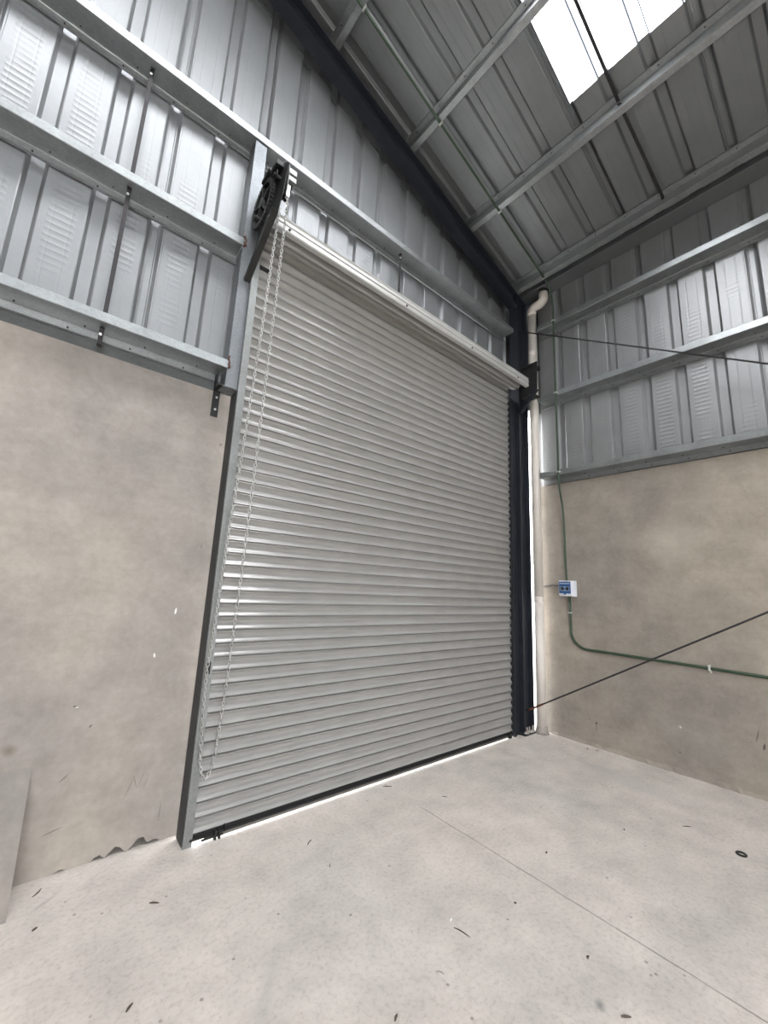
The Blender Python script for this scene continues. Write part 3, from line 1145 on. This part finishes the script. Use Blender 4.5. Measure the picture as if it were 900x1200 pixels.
# ================================================================== PIPES, CONDUIT, BOX
pxc, pyc, PR = 4.835, 2.738, 0.0595
pipe = thing('drain_pipe', (pxc, pyc, 0), 'cream plastic downpipe rising from the floor to the gutter in the corner', 'pipe')
mb = MB()
mb.tube([(pxc, pyc, 0), (pxc, pyc, 1.52)], PR, 28)
mb.build('pipe_length', M_pvc, pipe)
mb = MB()
mb.tube([(pxc, pyc, 1.522), (pxc, pyc, 5.56)], PR, 28)
mb.build('pipe_length', M_pvc, pipe)
for zz in (1.52, 4.90):
    mb = MB()
    mb.tube([(pxc, pyc, zz), (pxc, pyc, zz + 0.003), (pxc, pyc, zz + 0.062), (pxc, pyc, zz + 0.066)], [PR, PR + 0.0012, PR + 0.0012, PR], 28)
    mb.build('socket', M_pvc, pipe)
mb = MB()
yo = pyc - 0.180
RB = 0.068
p1 = [Vector((pxc, pyc, 5.54))] + arc((pxc, pyc - RB, 5.60), 0, PI / 2, RB, 8, Y, Z)
p2 = arc((pxc, yo + RB, 5.60 + RB + RB), -PI / 2, -PI, RB, 8, Y, Z)
mb.tube(p1 + p2 + [Vector((pxc, yo, 5.853))], PR + 0.002, 28)
mb.build('elbow', M_pvc, pipe)
mb = MB()
mb.tube([(pxc, yo, 5.815), (pxc, yo, 5.818), (pxc, yo, 5.8495)], [PR + 0.003, PR + 0.012, PR + 0.012], 28)
oc = mb.build('outlet_collar', M_iron, pipe)
oc['label'] = 'dark sealed outlet collar'
mb = MB()
mb.tube([(pxc, pyc, 0), (pxc, pyc, 0.03), (pxc, pyc, 0.075), (pxc, pyc, 0.09)], [PR + 0.022, PR + 0.012, PR + 0.004, PR], 20)
f = mb.build('mortar_collar', M_chip, pipe)
f['label'] = 'grey mortar collar at the foot'

# green conduit: across the purlins, down the girts, back to the wall and into the box
KR = 0.0120
kx, ky = GX0 - 0.015, 2.400
zc = lambda x: zpur(x) - 0.014
cpts = [(-0.4, ky, zc(-0.4)), (1.46, ky, zc(1.46)), (2.5, ky, zc(2.5)), (3.56, ky, zc(3.56)), (4.50, ky, zc(4.50)), (4.60, ky, zc(4.60) - 0.003)]
# bend from the roof run down to the girts
cpts += [(4.68, ky, zc(4.68) - 0.025), (4.735, ky, 5.675), (4.770, ky, 5.58), (kx, ky, 5.48), (kx, ky, 5.2), (kx, ky, 4.2), (kx, ky + 0.004, 3.16), (kx, ky + 0.006, 3.06), (kx + 0.03, ky + 0.012, 2.94), (4.885, ky + 0.02, 2.76), (4.915, ky + 0.024, 2.62),
         (4.924, ky + 0.025, 2.45), (4.924, ky + 0.022, 2.1), (4.924, ky + 0.015, 1.80), (4.924, ky + 0.014, 1.772)]
cond = thing('conduit', (4.924, ky, 1.79), 'thin green conduit running down from the roof purlins into the top of the box', 'conduit')
mb = MB()
mb.tube(cpts, KR, 10)
mb.build('tube', M_green, cond)
for c, axis in (((1.46, ky, zc(1.46)), 'r'), ((2.5, ky, zc(2.5)), 'r'), ((3.56, ky, zc(3.56)), 'r'), ((4.57, ky, zc(4.57)), 'r'), ((kx, ky, 5.27), 'w'), ((kx, ky, 4.215), 'w'), ((kx, ky + 0.004, 3.14), 'w')):
    c = Vector(c)
    mb = MB()
    if axis == 'w':
        mb.box((c.x - 0.017, c.y - 0.019, c.z - 0.010), (c.x + 0.0145, c.y + 0.019, c.z + 0.010))
        mb.cyl((c.x - 0.006, c.y - 0.026, c.z), (c.x + 0.012, c.y - 0.026, c.z), 0.007, 8)
    else:
        vs = [tuple(c + Al * a + Vector((0, b, 0)) + Up * d) for a in (-0.010, 0.010) for b, d in ((-0.018, -0.017), (0.018, -0.017), (0.018, 0.0135), (-0.018, 0.0135))]
        mb.add(vs, [(0, 1, 2, 3), (7, 6, 5, 4), (0, 4, 5, 1), (1, 5, 6, 2), (2, 6, 7, 3), (3, 7, 4, 0)])
        mb.cyl(c + Vector((0, -0.026, 0.012)), c + Vector((0, -0.026, -0.006)), 0.008, 8)
    mb.build('clip', M_tie, cond, 0.002)

lx = X_RIGHT - 0.016
lpts = [(lx, 2.388, 1.606), (lx, 2.386, 1.45), (lx, 2.384, 1.22)] + [tuple(p) for p in arc((lx, 2.384 - 0.19, 1.205), 0, -PI / 2, 0.19, 10, Y, Z)] + [(lx, 1.4, 1.008), (lx, 0.5, 0.995), (lx, -1.0, 0.985), (lx, -4.5, 0.985)]
cond2 = thing('conduit', (lx, 2.388, 1.60), 'green conduit bending out of the box bottom and running level along the side wall', 'conduit')
mb = MB()
mb.tube(lpts, KR + 0.002, 12)
mb.build('tube', M_green, cond2)
for c, up in (((lx, 2.386, 1.415), True), ((lx, 1.085, 1.004), False)):
    mb = MB()
    if up:
        mb.box((lx - 0.020, c[1] - 0.020, c[2] - 0.008), (X_RIGHT - 0.001, c[1] + 0.020, c[2] + 0.008))
    else:
        mb.box((lx - 0.020, c[1] - 0.009, c[2] - 0.022), (X_RIGHT - 0.001, c[1] + 0.009, c[2] + 0.030))
        mb.box((X_RIGHT - 0.012, c[1] - 0.013, c[2] - 0.045), (X_RIGHT - 0.001, c[1] + 0.005, c[2] - 0.022))
    mb.build('clip', M_tie, cond2, 0.003)

# breaker box
bx0, bx1, by0, by1, bz0, bz1 = 4.868, X_RIGHT, 2.300, 2.492, 1.606, 1.792
boxo = thing('breaker_box', (X_RIGHT, 2.395, bz0), 'small white breaker box with a blue tinted window on the side wall', 'breaker box')
mb = MB()
mb.box((bx0 + 0.012, by0, bz0), (bx1 - 0.001, by1, bz1))
mb.build('body', M_white, boxo, 0.006)
mb = MB()
mb.box((bx0, by0 + 0.030, bz0 + 0.010), (bx0 + 0.012, by1 - 0.002, bz1 - 0.004))
mb.build('cover', M_white, boxo, 0.004)
mb = MB()
mb.box((bx0 - 0.010, by0 + 0.042, bz0 + 0.034), (bx0, by1 - 0.010, bz1 - 0.012))
dr = mb.build('window_flap', M_blue, boxo, 0.003)
dr['label'] = 'blue tinted window flap'
mb = MB()
mb.box((bx0 - 0.0125, by0 + 0.052, bz1 - 0.042), (bx0 - 0.010, by1 - 0.022, bz1 - 0.026))
mb.build('painted_glint', M_blue2, dr)  # pale bar standing in for a glint on the flap
mb = MB()
mb.box((bx0 - 0.0125, by0 + 0.056, bz0 + 0.064), (bx0 - 0.010, by1 - 0.026, bz0 + 0.114))
wnd = mb.build('breaker_row', M_blue2, dr)
for ya in (by0 + 0.060, by0 + 0.122):
    mb = MB()
    mb.box((bx0 - 0.0150, ya, bz0 + 0.070), (bx0 - 0.0126, ya + 0.036, bz0 + 0.110))
    mb.build('breaker', M_rubber, dr)
mb = MB()
mb.box((bx0 - 0.0150, by0 + 0.098, bz0 + 0.080), (bx0 - 0.0126, by0 + 0.120, bz0 + 0.098))
mb.build('breaker', M_blue, dr)
mb = MB()
mb.cyl((bx0 - 0.012, (by0 + by1) / 2 + 0.016, bz0 + 0.034), (bx0 + 0.002, (by0 + by1) / 2 + 0.016, bz0 + 0.034), 0.014, 14)
mb.build('latch', M_blue, boxo)

# stub of cable sleeve from the box behind the pipe
mb = MB()
mb.tube([(4.925, 2.488, 1.735), (4.926, 2.55, 1.735), (4.928, 2.60, 1.742), (4.930, 2.66, 1.728), (4.932, 2.76, 1.722)], [0.010, 0.008, 0.011, 0.009, 0.009], 8)
tag(mb.build('cable_sleeve', M_cable), 'short dark cable sleeve between the breaker box and the cream pipe', 'cable')

# ================================================================== RODS AND STRAPS
mb = MB()
a, b = Vector((4.655, CY0 - 0.0, 5.245)), Vector((4.655, -4.9, 0.36))
mb.tube([(4.655, cym - 0.01, 5.252), a, b], 0.0085, 8)
rod = tag(mb.build('brace_rod', M_iron), 'thin brace rod from high on the corner column, sloping down across the side girts', 'brace rod')
mb = MB()
d = (b - a).normalized()
mb.cyl(a + d * 0.01, a + d * 0.04, 0.016, 6)
mb.build('nut', M_iron, rod)
mb = MB()
a, b = Vector((4.655, CY0 - 0.0, 0.262)), Vector((4.655, -4.9, 4.77))
mb.tube([(4.655, cym - 0.01, 0.252), a, b], 0.0085, 8)
rod = tag(mb.build('brace_rod', M_iron), 'thin brace rod rising from the foot of the corner column across the concrete', 'brace rod')
mb = MB()
d = (b - a).normalized()
mb.tube([a + d * 0.01, a + d * 0.035, a + d * 0.22, a + d * 0.235], [0.016, 0.012, 0.0105, 0.0085], 8)
w = mb.build('rusty_end', M_rust, rod)


def strap(x, z0, z1, label):
    mb = MB()
    mb.box((x - 0.0125, 2.940, z0), (x + 0.0125, 2.944, z1))
    mb.box((x - 0.0125, 2.928, z1 - 0.004), (x + 0.0125, 2.965, z1))
    mb.box((x - 0.0125, 2.905, z0), (x + 0.0125, 2.944, z0 + 0.004))
    o = tag(mb.build('sag_strap', M_iron), label, 'strap', 'black straps between the girts')
    mb = MB()
    mb.cyl((x - 0.004, 2.940, z1 - 0.05), (x - 0.004, 2.930, z1 - 0.05), 0.009, 6)
    mb.build('bolt', M_zinc, o)
    return o


strap(0.053, 4.188, 5.218, 'black strap between the top and middle girts away from the door')
strap(0.053, 3.140, 4.181, 'black strap between the middle and lowest girts above the plain concrete')
strap(0.053, 3.002, 3.130, 'short black strap from the lowest girt down to the concrete wall top')
strap(2.482, 4.30, 5.218, 'black strap hanging from the long girt down behind the hood of the roller door')

# roof straps (bridging) under the skylight and below it
for xa, xb, lab in ((-0.4, 3.498, 'dark strap crossing beneath the bright skylight to the purlin at its end'),
                    (3.512, 4.53, 'black strap between the last purlin and the eave purlin')):
    mb = MB()
    pa, pb = Vector((xa, 1.085 if xa < 0 else 1.045, zpur(xa) + 0.07)), Vector((xb, 1.045 if xa < 0 else 1.005, zpur(xb) + 0.07))
    mb.bar(pa, pb, 0.028, 0.004)
    mb.bar(pb - Al * 0.004 + Up * 0.01, pb - Al * 0.004 - Up * 0.045, 0.028, 0.004, (1, 0, 0))
    tag(mb.build('roof_strap', M_iron), lab, 'strap', 'roof straps')

# black angle bracket with two bolts fixing the girt to the wall
mb = MB()
mb.box((0.775, 3.022, 2.80), (0.825, 3.0295, 3.002))
mb.box((0.775, 2.90, 3.002), (0.825, 3.0295, 3.010))
mb.box((0.775, 2.96, 3.010), (0.781, 3.0295, 3.128))
ab = tag(mb.build('angle_bracket', M_black), 'black angle bracket bolted to the concrete under the lowest girt beside the door', 'bracket')
for zz in (2.95, 2.855):
    mb = MB()
    mb.cyl((0.802, 3.022, zz), (0.802, 3.012, zz), 0.009, 6)
    mb.build('bolt', M_zinc, ab)

# ================================================================== LITTER ON THE FLOOR
mb = MB()
cx, cy = 3.775, 0.760
mb.tube([(cx + 0.024 * math.cos(2 * PI * i / 20), cy + 0.024 * math.sin(2 * PI * i / 20), 0.0065) for i in range(20)], 0.0065, 8, caps=False, closed=True)
tag(mb.build('rubber_ring', M_rubber), 'small black rubber ring lying on the floor near the side wall', 'ring')


def twig(x, y, ang, ln, r, label, mat=M_twig, kink=0.2, name='twig'):
    d = Vector((math.cos(ang), math.sin(ang), 0))
    s = Vector((-d.y, d.x, 0))
    ln *= 0.75
    r *= 0.8
    kink *= 0.7
    c = Vector((x, y, r * 0.9))
    pts = [c - d * ln / 2, c - d * ln * 0.15 + s * ln * kink * 0.4, c + d * ln * 0.2 + s * ln * kink * 0.3, c + d * ln / 2]
    mb = MB()
    mb.tube(pts, [r * 0.6, r, r * 0.9, r * 0.5], 6)
    return tag(mb.build(name, mat), label, 'litter', 'bits of litter on the floor')


twig(1.556, 2.479, 0.6, 0.075, 0.004, 'dark twig on the floor in front of the chain end of the door')
twig(1.545, 2.221, 0.9, 0.04, 0.003, 'short twig lying in front of the longer twig below the chain')
t = twig(2.443, 2.761, -0.5, 0.10, 0.004, 'forked twig on the floor just inside the door bottom')
mb = MB()
mb.tube([(2.43, 2.765, 0.004), (2.455, 2.80, 0.004)], [0.003, 0.002], 5)
mb.build('side_twig', M_twig, t)
twig(2.713, 2.379, -0.9, 0.055, 0.003, 'thin dark twig just past the end of the floor joint')
twig(3.871, 1.078, -0.75, 0.075, 0.0035, 'upright-looking dark twig beyond the rubber ring')
twig(2.719, 1.529, 0.1, 0.022, 0.007, 'brown pebble-like bit beside the middle of the floor joint')
twig(3.43, 1.335, 0.4, 0.016, 0.006, 'small dark crumb between the floor joint and the side wall')
twig(2.178, 1.408, -0.8, 0.018, 0.006, 'small dark crumb on the door side of the floor joint')
twig(1.801, 1.458, -1.35, 0.11, 0.0035, 'long brown twig trailing from a white chip on the floor')
twig(1.814, 1.535, 0.3, 0.03, 0.006, 'white chip lying at the tip of a long brown twig', M_pale, name='plaster_chip')
twig(2.161, 1.023, 0.2, 0.025, 0.005, 'curled dark shaving beside the stained patch near the joint', kink=1.2)
twig(2.01, 0.814, -0.7, 0.05, 0.006, 'dark splinter at the lower edge of the picture near the floor joint')
twig(1.56, 1.377, -1.0, 0.045, 0.003, 'bent grey shaving in front of the white chip', M_chip, kink=0.8)
twig(1.287, 1.352, 0.5, 0.035, 0.006, 'dark flake near the bottom edge below the bent shaving')
twig(0.228, 2.905, -2.2, 0.075, 0.004, 'dark twig close to the corner kerb of the plain wall')
twig(0.223, 2.632, 0.6, 0.028, 0.006, 'small dark bit on the floor beside the kerb edge')
twig(0.682, 2.493, -0.6, 0.06, 0.005, 'dark splinter on the floor in front of the plain concrete wall')
twig(0.504, 1.985, 0.75, 0.045, 0.006, 'dark chip lowest on the floor, in front of the concrete wall')
twig(4.686, 2.397, 0.3, 0.045, 0.010, 'pale stone chip by the foot of the cream pipe', M_pale, name='plaster_chip')
twig(4.833, 2.107, -0.9, 0.05, 0.007, 'grey plaster crumb along the foot of the side wall', M_chip, name='plaster_chip')
twig(4.79, 2.19, -0.6, 0.025, 0.007, 'dark crumb beside the grey plaster crumb at the side wall', name='crumb')
